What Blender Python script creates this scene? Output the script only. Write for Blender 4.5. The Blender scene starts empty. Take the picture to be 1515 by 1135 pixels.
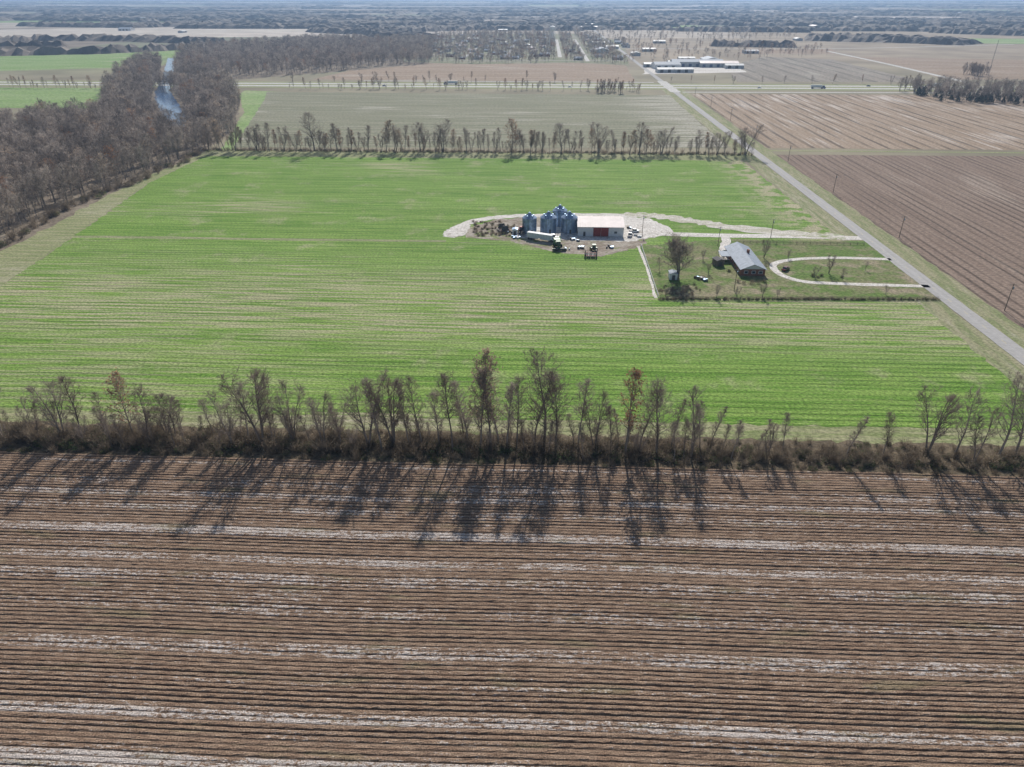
import bpy, math, random
import numpy as np
from mathutils import Vector
random.seed(7); rs=np.random.RandomState(11)
sc=bpy.context.scene
PITCH=math.radians(28.73); YAW=math.radians(2.5); HC=100.0; FP=1050.0
def P(px,py):
    """ground survey: bearing/depression -> world metres on the z=0 plane"""
    u=(px-757.5)/FP; v=(py-567.5)/FP
    f=math.cos(PITCH)-v*math.sin(PITCH); d=math.sin(PITCH)+v*math.cos(PITCH)
    t=HC/d; R=u*t; F=f*t
    return (R*math.cos(YAW)-F*math.sin(YAW), R*math.sin(YAW)+F*math.cos(YAW))
# ------------------------------------------------------------------ nodes
class NT:
    def __init__(s,name):
        s.m=bpy.data.materials.new(name); s.m.use_nodes=True
        s.t=s.m.node_tree; s.b=s.t.nodes['Principled BSDF']
        s.b.inputs['Roughness'].default_value=0.95
        s.b.inputs['Specular IOR Level'].default_value=0.12
    def set(s,sock,v):
        if isinstance(v,bpy.types.NodeSocket): s.t.links.new(v,sock)
        elif isinstance(v,(tuple,list)) and len(v)==3 and sock.type=='RGBA': sock.default_value=(*v,1)
        else: sock.default_value=v
    def node(s,ty): return s.t.nodes.new(ty)
    def math(s,op,a,b=0.0,clamp=False):
        n=s.node('ShaderNodeMath'); n.operation=op; n.use_clamp=clamp
        s.set(n.inputs[0],a); s.set(n.inputs[1],b); return n.outputs[0]
    def pos(s):
        n=s.node('ShaderNodeNewGeometry'); q=s.node('ShaderNodeSeparateXYZ')
        s.t.links.new(n.outputs['Position'],q.inputs[0]); return q.outputs[0],q.outputs[1],q.outputs[2]
    def vec(s,x,y,z=0.0):
        n=s.node('ShaderNodeCombineXYZ'); s.set(n.inputs[0],x); s.set(n.inputs[1],y); s.set(n.inputs[2],z); return n.outputs[0]
    def noise(s,v,scale=1.0,detail=3,rough=0.55):
        n=s.node('ShaderNodeTexNoise'); s.set(n.inputs['Vector'],v); n.inputs['Scale'].default_value=scale
        n.inputs['Detail'].default_value=detail; n.inputs['Roughness'].default_value=rough; return n.outputs[0]
    def sn(s,x,y,sx,sy,detail=3,off=0.0,rough=0.55):
        return s.noise(s.vec(s.math('MULTIPLY',x,sx),s.math('MULTIPLY',y,sy),off),1.0,detail,rough)
    def ss(s,v,a,b,lo=0.0,hi=1.0):
        n=s.node('ShaderNodeMapRange'); n.interpolation_type='SMOOTHSTEP'
        s.set(n.inputs[0],v); n.inputs[1].default_value=a; n.inputs[2].default_value=b
        n.inputs[3].default_value=lo; n.inputs[4].default_value=hi; return n.outputs[0]
    def mix(s,f,a,b,mode='MIX'):
        n=s.node('ShaderNodeMix'); n.data_type='RGBA'; n.blend_type=mode
        s.set(n.inputs[0],f); s.set(n.inputs[6],a); s.set(n.inputs[7],b); return n.outputs[2]
    def scale(s,c,f):
        g=s.node('ShaderNodeCombineColor')
        for i in range(3): s.set(g.inputs[i],f)
        return s.mix(1.0,c,g.outputs[0],'MULTIPLY')
    def attr(s,name):
        n=s.node('ShaderNodeAttribute'); n.attribute_name=name; return n.outputs['Fac']
    def bump(s,h,dist,strength=1.0):
        n=s.node('ShaderNodeBump'); s.set(n.inputs['Height'],h); n.inputs['Distance'].default_value=dist
        n.inputs['Strength'].default_value=strength; s.t.links.new(n.outputs[0],s.b.inputs['Normal'])
    def out(s,c): s.set(s.b.inputs['Base Color'],c); return s.m
def simple(name,c,var=0.25,sc_=1.5,rough=0.9,metal=0.0,spec=0.3,bump=0.0):
    n=NT(name); n.b.inputs['Roughness'].default_value=rough; n.b.inputs['Metallic'].default_value=metal
    n.b.inputs['Specular IOR Level'].default_value=spec
    tc=n.node('ShaderNodeTexCoord').outputs['Object']
    f=n.noise(tc,sc_,4)
    k=n.ss(f,0.3,0.7,1-var,1+var)
    if bump: n.bump(f,bump)
    return n.out(n.scale(c,k))
def rnd_mat(name,c,c2,var=0.3,trans=0.0):
    n=NT(name)
    o=n.node('ShaderNodeObjectInfo').outputs['Random']
    x,y,z=n.pos()
    f=n.noise(n.vec(x,y,z),0.35,2)
    c=n.scale(n.mix(o,c,c2),n.ss(f,0.3,0.7,1-var,1+var)); n.out(c)
    if trans:
        tb=n.node('ShaderNodeBsdfTranslucent'); n.t.links.new(c,tb.inputs[0]); ms=n.node('ShaderNodeMixShader'); ms.inputs[0].default_value=trans
        n.t.links.new(n.b.outputs[0],ms.inputs[1]); n.t.links.new(tb.outputs[0],ms.inputs[2]); n.t.links.new(ms.outputs[0],n.t.nodes['Material Output'].inputs[0])
    return n.m
def field(name,c1,c2,c3,axis='X',streak=(0.012,0.5),thr=(0.42,0.6),fine=0.9,period=None,pdark=0.3,patch=(0.5,0.7),extra=None,w2=0.4,fk=(0.64,1.34)):
    n=NT(name); x,y,z=n.pos()
    a,b=(x,y) if axis=='X' else (y,x)
    wob=n.math('MULTIPLY',n.sn(a,b,0.02,0.01,1,5.0),1.5); bb=n.math('ADD',b,wob)
    s1=n.sn(a,bb,streak[0],streak[1],4); s2=n.sn(a,bb,streak[0]*4,streak[1]*3.2,3,9.0)
    s=n.math('ADD',n.math('MULTIPLY',s1,1-w2),n.math('MULTIPLY',s2,w2))
    col=n.mix(n.ss(s,thr[0],thr[1]),c1,c2)
    pt=n.sn(a,b,0.008,0.02,3,3.0); s3=n.sn(a,bb,streak[0]*2.5,streak[1]*1.6,4,17.0)
    pf=n.ss(n.math('ADD',n.math('MULTIPLY',pt,0.5),n.math('MULTIPLY',s3,0.5)),patch[0],patch[1])
    if extra: pf=extra(n,x,y,pf,s3)
    col=n.mix(pf,col,c3)
    fn=n.sn(x,y,fine,fine*1.4,4,2.0,0.68)
    k=n.ss(fn,0.3,0.7,fk[0],fk[1])
    if period:
        w=n.math('SINE',n.math('MULTIPLY',bb,2*math.pi/period))
        lo=n.ss(n.sn(a,b,0.012,0.08,2,21.0),0.32,0.62)
        w=n.math('MULTIPLY',n.ss(w,0.35,1.0),lo)
        k=n.math('MULTIPLY',k,n.math('SUBTRACT',1.0,n.math('MULTIPLY',w,pdark)))
    n.bump(fn,0.25,0.8)
    return n.out(n.scale(col,k))
# ------------------------------------------------------------------ geometry helpers
def obj(name,me,loc=(0,0,0),rz=0,sc3=None,parent=None):
    o=bpy.data.objects.new(name,me); sc.collection.objects.link(o); o.location=loc; o.rotation_euler=(0,0,rz)
    if sc3 is not None: o.scale=sc3 if isinstance(sc3,(tuple,list)) else (sc3,)*3
    return o
def rough(pts,step=4.0,amp=0.7):
    out=[]; n=len(pts)
    for i in range(n):
        a=np.array(pts[i]); b=np.array(pts[(i+1)%n]); L=np.linalg.norm(b-a); k=max(1,min(160,int(L/step)))
        for j in range(k):
            p=a+(b-a)*j/k
            if j: p=p+rs.uniform(-amp,amp,2)
            out.append((p[0],p[1]))
    return out
def sheet(name,pts,z,mat,step=4.0,amp=0.7):
    if amp: pts=rough(pts,step,amp)
    me=bpy.data.meshes.new(name); me.from_pydata([(p[0],p[1],z) for p in pts],[],[list(range(len(pts)))]); me.update()
    if me.polygons[0].normal.z<0: me.flip_normals()
    me.materials.append(mat); return obj(name,me)
def smooth(pts,k=8):
    p=[np.array(q,float) for q in pts]; p=[2*p[0]-p[1]]+p+[2*p[-1]-p[-2]]; out=[]
    for i in range(1,len(p)-2):
        for j in range(k):
            t=j/k
            out.append(0.5*((2*p[i])+(-p[i-1]+p[i+1])*t+(2*p[i-1]-5*p[i]+4*p[i+1]-p[i+2])*t*t+(-p[i-1]+3*p[i]-3*p[i+1]+p[i+2])*t**3))
    out.append(p[-2]); return out
def strip(name,pts,w,z,mat,sm=True,amp=0.3):
    q=smooth(pts) if sm else [np.array(a,float) for a in pts]
    V=[];F=[]
    for i,p in enumerate(q):
        d=q[min(i+1,len(q)-1)]-q[max(i-1,0)]; d=d/np.linalg.norm(d); nn=np.array([-d[1],d[0]])
        for sgn in (-1,1):
            e=p+nn*sgn*(w/2+rs.uniform(-amp,amp)); V.append((e[0],e[1],z))
    for i in range(len(q)-1): F.append((2*i,2*i+1,2*i+3,2*i+2))
    me=bpy.data.meshes.new(name); me.from_pydata(V,[],F); me.update()
    if me.polygons[0].normal.z<0: me.flip_normals()
    me.materials.append(mat); return obj(name,me)
class B:
    def __init__(s): s.v=[];s.f=[];s.mi=[];s.mats=[]
    def m(s,mat):
        if mat not in s.mats: s.mats.append(mat)
        return s.mats.index(mat)
    def add(s,V,F,mat):
        o=len(s.v); s.v+= [tuple(p) for p in V]; s.f+=[tuple(i+o for i in f) for f in F]; s.mi+=[s.m(mat)]*len(F)
    def box(s,c,d,mat,top=(1,1),rz=0,sh=(0,0)):
        V=[]
        for z in (-1,1):
            k=top if z>0 else (1,1); o=sh if z>0 else (0,0)
            for x,y in((-1,-1),(1,-1),(1,1),(-1,1)):
                X=x*d[0]/2*k[0]+o[0]; Y=y*d[1]/2*k[1]+o[1]
                V.append((c[0]+X*math.cos(rz)-Y*math.sin(rz),c[1]+X*math.sin(rz)+Y*math.cos(rz),c[2]+z*d[2]/2))
        s.add(V,[(0,3,2,1),(4,5,6,7),(0,1,5,4),(1,2,6,5),(2,3,7,6),(3,0,4,7)],mat)
    def tube(s,a,b,r0,r1,mat,n=8,caps=True):
        a=np.array(a,float);b=np.array(b,float);d=b-a;d/=np.linalg.norm(d)
        u=np.cross(d,(0,0,1)) if abs(d[2])<0.9 else np.cross(d,(1,0,0)); u/=np.linalg.norm(u); w=np.cross(d,u)
        V=[]
        for p,r in((a,r0),(b,r1)):
            for i in range(n):
                t=2*math.pi*i/n; V.append(p+r*(math.cos(t)*u+math.sin(t)*w))
        F=[(i,(i+1)%n,n+(i+1)%n,n+i) for i in range(n)]
        if caps: F+=[tuple(range(n))[::-1],tuple(range(n,2*n))]
        s.add(V,F,mat)
    def gable(s,x0,x1,y0,y1,hw,hr,axis,wall,roof,oh=0.5,th=0.12):
        if axis=='X':
            ym=(y0+y1)/2
            V=[(x0,y0,0),(x1,y0,0),(x1,y1,0),(x0,y1,0),(x0,y0,hw),(x1,y0,hw),(x1,y1,hw),(x0,y1,hw),(x0,ym,hr),(x1,ym,hr)]
            F=[(0,1,5,4),(1,2,6,9,5),(2,3,7,6),(3,0,4,8,7)]
            s.add(V,F,wall)
            sl=(hr-hw)/(ym-y0)
            for sg in(-1,1):
                ye=ym+sg*((ym-y0)+oh); ze=hw-sl*oh+0.03
                V=[(x0-oh,ye,ze),(x1+oh,ye,ze),(x1+oh,ym,hr+0.03),(x0-oh,ym,hr+0.03)]; V+=[(a,b,c+th) for a,b,c in V]
                s.add(V,[(0,3,2,1),(4,5,6,7),(0,1,5,4),(1,2,6,5),(3,0,4,7)],roof)
        else:
            xm=(x0+x1)/2
            V=[(x0,y0,0),(x1,y0,0),(x1,y1,0),(x0,y1,0),(x0,y0,hw),(x1,y0,hw),(x1,y1,hw),(x0,y1,hw),(xm,y0,hr),(xm,y1,hr)]
            F=[(0,1,5,8,4),(1,2,6,5),(2,3,7,9,6),(3,0,4,7)]
            s.add(V,F,wall)
            sl=(hr-hw)/(xm-x0)
            for sg in(-1,1):
                xe=xm+sg*((xm-x0)+oh); ze=hw-sl*oh+0.03
                V=[(xe,y0-oh,ze),(xe,y1+oh,ze),(xm,y1+oh,hr+0.03),(xm,y0-oh,hr+0.03)]; V+=[(a,b,c+th) for a,b,c in V]
                s.add(V,[(0,3,2,1),(4,5,6,7),(0,1,5,4),(1,2,6,5),(3,0,4,7)],roof)
    def mesh(s,name):
        me=bpy.data.meshes.new(name); me.from_pydata(s.v,[],s.f)
        for m_ in s.mats: me.materials.append(m_)
        me.polygons.foreach_set('material_index',s.mi); me.update(); return me
def inpoly(x,y,poly):
    c=np.zeros(len(x),bool); n=len(poly)
    for i in range(n):
        x1,y1=poly[i];x2,y2=poly[(i+1)%n]
        if y1==y2: continue
        k=((y1>y)!=(y2>y))&(x<(x2-x1)*(y-y1)/(y2-y1)+x1); c^=k
    return c
# ------------------------------------------------------------------ materials
BARK=rnd_mat('bark',(0.20,0.17,0.15),(0.34,0.30,0.27))
TWIG=rnd_mat('twigs',(0.25,0.20,0.165),(0.39,0.33,0.285),0.3,0.25)
TWIGW=rnd_mat('woodland_twigs',(0.19,0.165,0.145),(0.50,0.43,0.375),0.45,0.35)
RUST=rnd_mat('rust_leaves',(0.36,0.19,0.10),(0.48,0.29,0.18),0.3,0.4)
TAN=rnd_mat('tan_leaves',(0.48,0.36,0.25),(0.58,0.45,0.33),0.3,0.4)
BRUSHB=rnd_mat('brush_brown',(0.19,0.15,0.11),(0.35,0.285,0.21),0.4,0.3)
BRUSHG=rnd_mat('brush_green',(0.10,0.14,0.055),(0.17,0.21,0.09),0.4,0.3)
CEDAR=rnd_mat('cedar_foliage',(0.06,0.07,0.045),(0.10,0.11,0.07),0.4,0.2)
CANOPY=simple('distant_canopy',(0.17,0.14,0.115),0.5,0.02)
def greenextra(n,x,y,pf,s3):
    z1=n.math('MULTIPLY',n.ss(y,195,225),n.ss(y,300,250))
    a=n.math('MULTIPLY',z1,n.ss(s3,0.42,0.58,0.0,0.85))
    z2=n.math('MULTIPLY',n.ss(x,104,136),n.ss(y,220,320))
    b=n.math('MULTIPLY',z2,n.ss(n.noise(n.vec(x,y),0.12,4),0.42,0.56))
    z3=n.math('MULTIPLY',n.ss(x,0,-130),n.ss(y,330,250))
    c=n.math('MULTIPLY',z3,n.ss(s3,0.42,0.62,0.0,0.6))
    iso=n.noise(n.vec(x,y),0.05,5,0.7)
    d=n.ss(iso,0.52,0.72,0.0,0.55)
    m=n.math('MAXIMUM',n.math('MAXIMUM',a,b),n.math('MAXIMUM',n.math('MAXIMUM',c,d),pf)); return m
def midextra(n,x,y,pf,s3):
    z=n.ss(x,60,130); return n.math('MAXIMUM',pf,n.math('MULTIPLY',z,n.ss(s3,0.42,0.56)))
M_GREEN=field('winter_wheat',(0.125,0.25,0.034),(0.235,0.355,0.08),(0.44,0.40,0.26),'X',(0.013,0.42),(0.42,0.58),1.1,2.9,0.36,(0.55,0.68),greenextra,0.5,(0.5,1.45))
M_MID=field('fallow_olive',(0.215,0.22,0.14),(0.275,0.265,0.185),(0.46,0.43,0.36),'X',(0.006,0.12),(0.4,0.6),0.5,9,0.25,(0.52,0.68),midextra)
M_RB=field('plowed_brown',(0.215,0.155,0.12),(0.28,0.21,0.165),(0.37,0.30,0.245),'Y',(0.006,0.35),(0.4,0.6),0.6,5.0,0.55,(0.54,0.68))
M_RC=field('corn_stubble',(0.31,0.23,0.16),(0.39,0.30,0.225),(0.58,0.51,0.45),'Y',(0.006,0.25),(0.4,0.6),0.5,11.0,0.6,(0.51,0.63))
M_TAN=field('far_stubble',(0.31,0.23,0.16),(0.36,0.27,0.20),(0.44,0.37,0.305),'X',(0.004,0.06),(0.42,0.58),0.3,20,0.25)
M_GREY=field('far_grey_field',(0.24,0.21,0.17),(0.30,0.26,0.215),(0.37,0.34,0.285),'Y',(0.004,0.06),(0.4,0.6),0.3,25,0.35)
M_PGREEN=field('pasture',(0.21,0.32,0.10),(0.27,0.36,0.15),(0.36,0.39,0.22),'X',(0.005,0.02),(0.4,0.6),0.3)
M_VERGE=field('verge_grass',(0.22,0.25,0.115),(0.33,0.31,0.19),(0.45,0.415,0.31),'Y',(0.04,0.3),(0.4,0.6),0.9)
M_VERGEX=field('field_margin',(0.21,0.25,0.10),(0.34,0.33,0.19),(0.45,0.41,0.30),'X',(0.03,0.5),(0.4,0.6),0.9)
M_LAWN=field('lawn',(0.125,0.20,0.045),(0.215,0.215,0.105),(0.32,0.27,0.185),'X',(0.05,0.08),(0.42,0.58),0.8,None,0.3,(0.5,0.62),None,0.4,(0.55,1.4))
M_TOWNG=field('town_ground',(0.20,0.215,0.12),(0.27,0.25,0.175),(0.36,0.32,0.26),'X',(0.02,0.03),(0.42,0.58),0.3)
M_GRAVEL=field('gravel',(0.62,0.58,0.53),(0.76,0.72,0.67),(0.40,0.35,0.29),'X',(0.15,0.3),(0.4,0.6),1.2,None,0.3,(0.52,0.64))
M_GFADE=field('worn_gravel_track',(0.66,0.62,0.56),(0.50,0.47,0.37),(0.27,0.32,0.13),'X',(0.08,0.25),(0.42,0.58),1.2,None,0.3,(0.50,0.60))
M_DIRT=field('yard_dirt',(0.25,0.20,0.155),(0.42,0.37,0.31),(0.22,0.25,0.10),'X',(0.1,0.2),(0.4,0.6),1.0,None,0.3,(0.54,0.62))
M_LEAFL=field('woodland_floor',(0.18,0.145,0.11),(0.25,0.205,0.155),(0.31,0.265,0.20),'X',(0.05,0.05),(0.4,0.6),0.5)
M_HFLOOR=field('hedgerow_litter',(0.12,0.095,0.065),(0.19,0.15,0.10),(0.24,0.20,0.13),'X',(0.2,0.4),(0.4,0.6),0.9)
M_ROAD=field('worn_asphalt',(0.42,0.405,0.39),(0.47,0.455,0.44),(0.37,0.355,0.345),'Y',(0.01,0.6),(0.4,0.6),0.5,None,0.3,(0.5,0.7),None,0.4,(0.9,1.08))
M_HWY=field('concrete_highway',(0.55,0.53,0.50),(0.62,0.60,0.56),(0.5,0.48,0.45),'X',(0.01,0.3),(0.4,0.6),0.5)
M_LINE=simple('road_paint',(0.75,0.62,0.25),0.2)
GALV=simple('galvanised_steel',(0.30,0.41,0.56),0.25,0.8,0.38,0.8,0.5)
GALVD=simple('galvanised_roof',(0.31,0.40,0.53),0.25,0.8,0.45,0.7,0.5)
WHITE=simple('white_siding',(0.78,0.78,0.77),0.06,1.0,0.6)
OFFW=simple('off_white_siding',(0.52,0.53,0.53),0.15,0.3,0.6)
WROOF=simple('pale_metal_roof',(0.66,0.55,0.53),0.12,0.25,0.55)
RED=simple('red_door',(0.30,0.045,0.035),0.2,1.0,0.6)
BRICK=simple('red_brick',(0.28,0.13,0.09),0.25,3.0)
SHING=simple('grey_shingles',(0.29,0.335,0.40),0.15,0.8,0.7)
SHINGD=simple('dark_shingles',(0.14,0.13,0.13),0.2,0.8)
GLASS=simple('window_glass',(0.05,0.07,0.09),0.2,1.0,0.12,0,0.6)
RUBBER=simple('tyre_rubber',(0.03,0.03,0.03),0.2)
STEEL=simple('dark_steel',(0.10,0.10,0.10),0.3,2.0,0.6)
MAST=simple('mast_steel',(0.35,0.35,0.36),0.2)
CARRED=simple('dark_red_paint',(0.14,0.02,0.02),0.1,1.0,0.3,0,0.5)
CARW=simple('white_paint',(0.75,0.76,0.78),0.06,1.0,0.35,0,0.5)
CARB=simple('blue_paint',(0.05,0.09,0.2),0.1,1.0,0.35,0,0.5)
TGREEN=simple('tractor_green',(0.03,0.14,0.03),0.2,1.0,0.4)
YEL=simple('yellow_rims',(0.6,0.45,0.04),0.2)
WOOD=simple('weathered_wood',(0.20,0.16,0.125),0.3,1.5)
# ------------------------------------------------------------------ base ground
n=NT('ground_patchwork'); x,y,z=n.pos()
def cells(cx,cy,off):
    fx=n.math('FLOOR',n.math('ADD',n.math('DIVIDE',x,cx),off)); fy=n.math('FLOOR',n.math('DIVIDE',y,cy))
    w=n.node('ShaderNodeTexWhiteNoise'); n.t.links.new(n.vec(fx,fy,off),w.inputs['Vector']); return w.outputs['Value']
r=n.node('ShaderNodeValToRGB'); r.color_ramp.interpolation='CONSTANT'
cr=r.color_ramp; stops=[(0,(0.33,0.27,0.2)),(0.2,(0.24,0.20,0.16)),(0.38,(0.44,0.38,0.31)),(0.55,(0.21,0.21,0.14)),(0.68,(0.24,0.33,0.13)),(0.76,(0.29,0.245,0.20)),(0.88,(0.55,0.48,0.41))]
while len(cr.elements)<len(stops): cr.elements.new(0.5)
for e,(p_,c_) in zip(cr.elements,stops): e.position=p_; e.color=(*c_,1)
n.t.links.new(cells(780,520,0.3),r.inputs[0])
k=n.ss(n.noise(n.vec(x,y),0.01,5),0.3,0.7,0.8,1.2)
near=n.ss(y,1000,1500)
col=n.mix(near,(0.27,0.24,0.165),r.outputs[0])
M_G=n.out(n.scale(col,k))
S=60000
sheet('ground',[(-S,-800),(S,-800),(S,90000),(-S,90000)],0,M_G,amp=0)
# ------------------------------------------------------------------ near ridged stubble field
PER=0.97; nrow=120; Y0=25.0
prof=[(0,0.0),(0.14,0.75),(0.26,1.0),(0.60,1.0),(0.74,0.75),(0.88,0.0)]
xs=np.arange(-230,141,1.0); nx=len(xs)
drift=0.35*np.sin(xs/41)+0.15*np.sin(xs/13+1)
rowp=[]
while len(rowp)<nrow:
    rowp+=[rs.uniform(-0.2,0.2) for _ in range(rs.choice([2,3,4,5,6]))]
    a_=rs.uniform(0.5,1.05); rowp+=[a_*rs.uniform(0.7,1.0) for _ in range(rs.choice([1,2,3,3,4]))]
V=[];pale=[];crest=[]
for i in range(nrow):
    pl=rowp[i]
    hs=0.16*rs.uniform(0.4,1.4)*(0.75 if pl>0.5 else 1.0)
    fd=rs.choice([0,0,0.04,-0.06])
    for (o,h) in prof:
        yy=Y0+(i+o)*PER+drift+rs.normal(0,0.035,nx)
        zz=0.10+h*hs+(fd if h==0 else 0)+rs.normal(0,0.026,nx)*(1 if h else 0.6)
        V.append(np.stack([xs,yy,zz],1)); pale.append(np.full(nx,pl)); crest.append(np.full(nx,h))
V=np.concatenate(V); nr=len(V)//nx
idx=np.arange(nr*nx).reshape(nr,nx)
F=np.stack([idx[:-1,:-1],idx[:-1,1:],idx[1:,1:],idx[1:,:-1]],-1).reshape(-1,4)
me=bpy.data.meshes.new('stubble_field'); me.from_pydata(V.tolist(),[],F.tolist()); me.update()
for nm,arr in(('pale',pale),('crest',crest)):
    at=me.attributes.new(nm,'FLOAT','POINT'); at.data.foreach_set('value',np.concatenate(arr).astype(np.float32))
n=NT('stubble_soil'); x,y,z=n.pos()
pa=n.attr('pale'); crs=n.attr('crest')
big=n.sn(x,y,0.05,0.15,4,1.0,0.65)
mot=n.sn(x,y,1.2,2.2,4,4.0,0.75); mot2=n.sn(x,y,0.3,1.2,3,8.0,0.65)
pp=n.math('ADD',pa,n.math('MULTIPLY',n.math('SUBTRACT',big,0.5),2.0))
mm=n.math('ADD',n.math('MULTIPLY',mot,0.7),n.math('MULTIPLY',mot2,0.3))
f=n.ss(n.math('ADD',mm,n.math('MULTIPLY',pp,0.165)),0.592,0.66)
soil=n.mix(n.ss(mot2,0.38,0.62),(0.265,0.175,0.12),(0.385,0.27,0.19))
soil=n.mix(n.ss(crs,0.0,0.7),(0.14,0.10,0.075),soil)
c=n.mix(n.math('MULTIPLY',f,n.ss(crs,0.0,0.6,0.3,1.0)),soil,(0.61,0.54,0.49))
gr=n.math('MULTIPLY',n.ss(n.sn(x,y,0.06,0.3,3,30.0),0.58,0.70),0.3)
c=n.mix(gr,c,(0.22,0.22,0.11))
fn=n.sn(x,y,3.5,5.0,3,2.0,0.75)
n.bump(n.math('ADD',fn,mot),0.2,1.0)
me.materials.append(n.out(n.scale(c,n.ss(fn,0.32,0.68,0.45,1.5))))
obj('stubble_field',me)
# ------------------------------------------------------------------ field sheets
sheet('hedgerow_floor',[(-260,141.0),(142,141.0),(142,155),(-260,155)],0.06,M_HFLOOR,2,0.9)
sheet('field_margin',[(-262,152),(145,152),(145,166),(-262,163)],0.03,M_VERGEX,3,0.5)
gl=[P(305,231),P(222,270),P(110,350),P(0,425)]
sheet('wheat_field',[(-235,161)]+[(139,163),(139.5,300),P(1098,238),gl[0],gl[1],gl[2],gl[3]],0.05,M_GREEN,3,0.8)
sheet('field_margin',[P(300,228),P(210,262),P(60,330),P(-20,385),(-420,250),(-420,160),(-232,160),gl[3],gl[2],gl[1],gl[0]],0.035,M_VERGEX,4,1.0)
sheet('field_margin',[P(295,222),P(1105,229),P(1108,240),P(300,233)],0.04,M_VERGEX,4,0.8)
sheet('roadside_verge',[(138,20),(148.6,20),(148.6,950),(139,950)],0.02,M_VERGE,5,0.5)
sheet('roadside_verge',[(155.4,20),(165,20),(165,950),(155.4,950)],0.02,M_VERGE,5,0.5)
sheet('plowed_field',[(165,20),(700,20),(700,P(1300,228)[1]),(165,P(1150,229)[1])],0.04,M_RB,6,0.8)
sheet('stubble_field_far',[(165,P(1120,219)[1]),(900,P(1120,219)[1]),(900,P(1100,139)[1]),(168,P(1040,139)[1])],0.04,M_RC,6,1.0)
sheet('fallow_field',[P(345,218),P(390,150),P(395,136),P(990,141),(137,P(1075,219)[1])],0.04,M_MID,6,1.0)
sheet('grass_margin',[P(325,225),P(362,165),P(352,140),P(362,134),P(420,136),P(392,150),P(346,222)],0.03,M_PGREEN,6,1.0)
sheet('far_stubble_field',[P(460,118),P(940,121),P(925,97),P(850,93),P(640,94),P(520,104)],0.04,M_TAN,10,2)
sheet('far_grey_field',[P(1090,121),P(1370,122),P(1230,88),P(1130,84),P(1075,98)],0.04,M_GREY,10,2)
sheet('far_stubble_field',[P(1250,84),P(1600,90),P(1650,118),P(1400,118),P(1330,98)],0.045,M_TAN,10,2)
sheet('far_stubble_field',[P(1100,72),P(1230,72),P(1240,80),P(1090,80)],0.045,M_TAN,10,2)
sheet('pasture',[P(-250,112),P(180,100),P(300,74),P(330,66),P(120,72),P(-250,84)],0.045,M_PGREEN,10,2)
sheet('pasture',[P(-250,160),P(150,160),P(152,130),P(-250,129)],0.045,M_PGREEN,10,2)
sheet('pasture',[P(1420,64),P(1620,66),P(1620,58),P(1430,57)],0.045,M_PGREEN,10,2)
sheet('far_stubble_field',[P(-200,62),P(230,54),P(470,46),P(455,37),P(200,40),P(-200,48)],0.045,simple('pale_stubble',(0.50,0.44,0.37),0.15,0.01),10,2)
sheet('woodland_floor',[P(-350,420),P(0,372),P(215,262),P(300,226),P(345,195),P(357,150),P(335,118),P(255,92),P(150,130),P(150,175),P(-350,200)],0.06,M_LEAFL,5,2)
sheet('woodland_floor',[P(262,98),P(350,118),P(480,108),P(640,94),P(640,60),P(270,72)],0.05,M_LEAFL,10,2)
# river
n=NT('river_water'); n.b.inputs['Roughness'].default_value=0.10; n.b.inputs['Specular IOR Level'].default_value=0.6
x,y,z=n.pos(); n.bump(n.noise(n.vec(x,y),0.8,3),0.05,0.4)
RIV=[P(248,86),P(258,86),P(257,104),P(254,120),P(250,134),P(262,150),P(272,168),P(278,188),P(252,188),P(238,166),P(229,150),P(229,136),P(240,118),P(243,104)]
sheet('river',RIV,0.09,n.out((0.07,0.16,0.32)),6,1.0)
# ------------------------------------------------------------------ roads
def road(name,x0,x1,y0,y1,z,mat,lines=None):
    sheet(name,[(x0,y0),(x1,y0),(x1,y1),(x0,y1)],z,mat,6,0.12)
road('county_road',148.7,155.3,10,930,0.12,M_ROAD)
road('county_road',148.7,155.3,980,3800,0.12,M_ROAD)
yy=12.0
me=B()
while yy<900:
    me.add([(151.95,yy,0.128),(152.05,yy,0.128),(152.05,yy+3,0.128),(151.95,yy+3,0.128)],[(0,1,2,3)],M_LINE); yy+=12
obj('road_markings',me.mesh('road_markings'))
HY=955.0
sheet('highway_median',[(-2500,HY-34),(2500,HY-34),(2500,HY+34),(-2500,HY+34)],0.08,M_VERGEX,20,1.0)
sheet('highway',[(-2500,HY-19),(2500,HY-19),(2500,HY-7),(-2500,HY-7)],0.13,M_HWY,20,0.3)
sheet('highway',[(-2500,HY+7),(2500,HY+7),(2500,HY+19),(-2500,HY+19)],0.13,M_HWY,20,0.3)
sheet('highway_crossing',[(146,HY-60),(158,HY-60),(158,HY+60),(146,HY+60)],0.16,M_HWY,10,0.2)
strip('frontage_road',[(160,HY-58),(600,HY-50),(1400,HY-48)],6,0.1,M_HWY)
strip('frontage_road',[(-240,HY+50),(140,HY+46)],6,0.1,M_HWY)
strip('diagonal_road',[P(1225,76),P(1300,92),P(1370,108),P(1430,122)],9,0.1,M_HWY)
strip('far_lane',[P(905,70),P(960,72),P(1230,72),P(1500,66)],8,0.1,M_HWY)
strip('farm_lane',[(162,P(1130,223)[1]),(400,P(1130,223)[1]),(800,P(1130,223)[1])],4,0.06,M_VERGEX)
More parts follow.
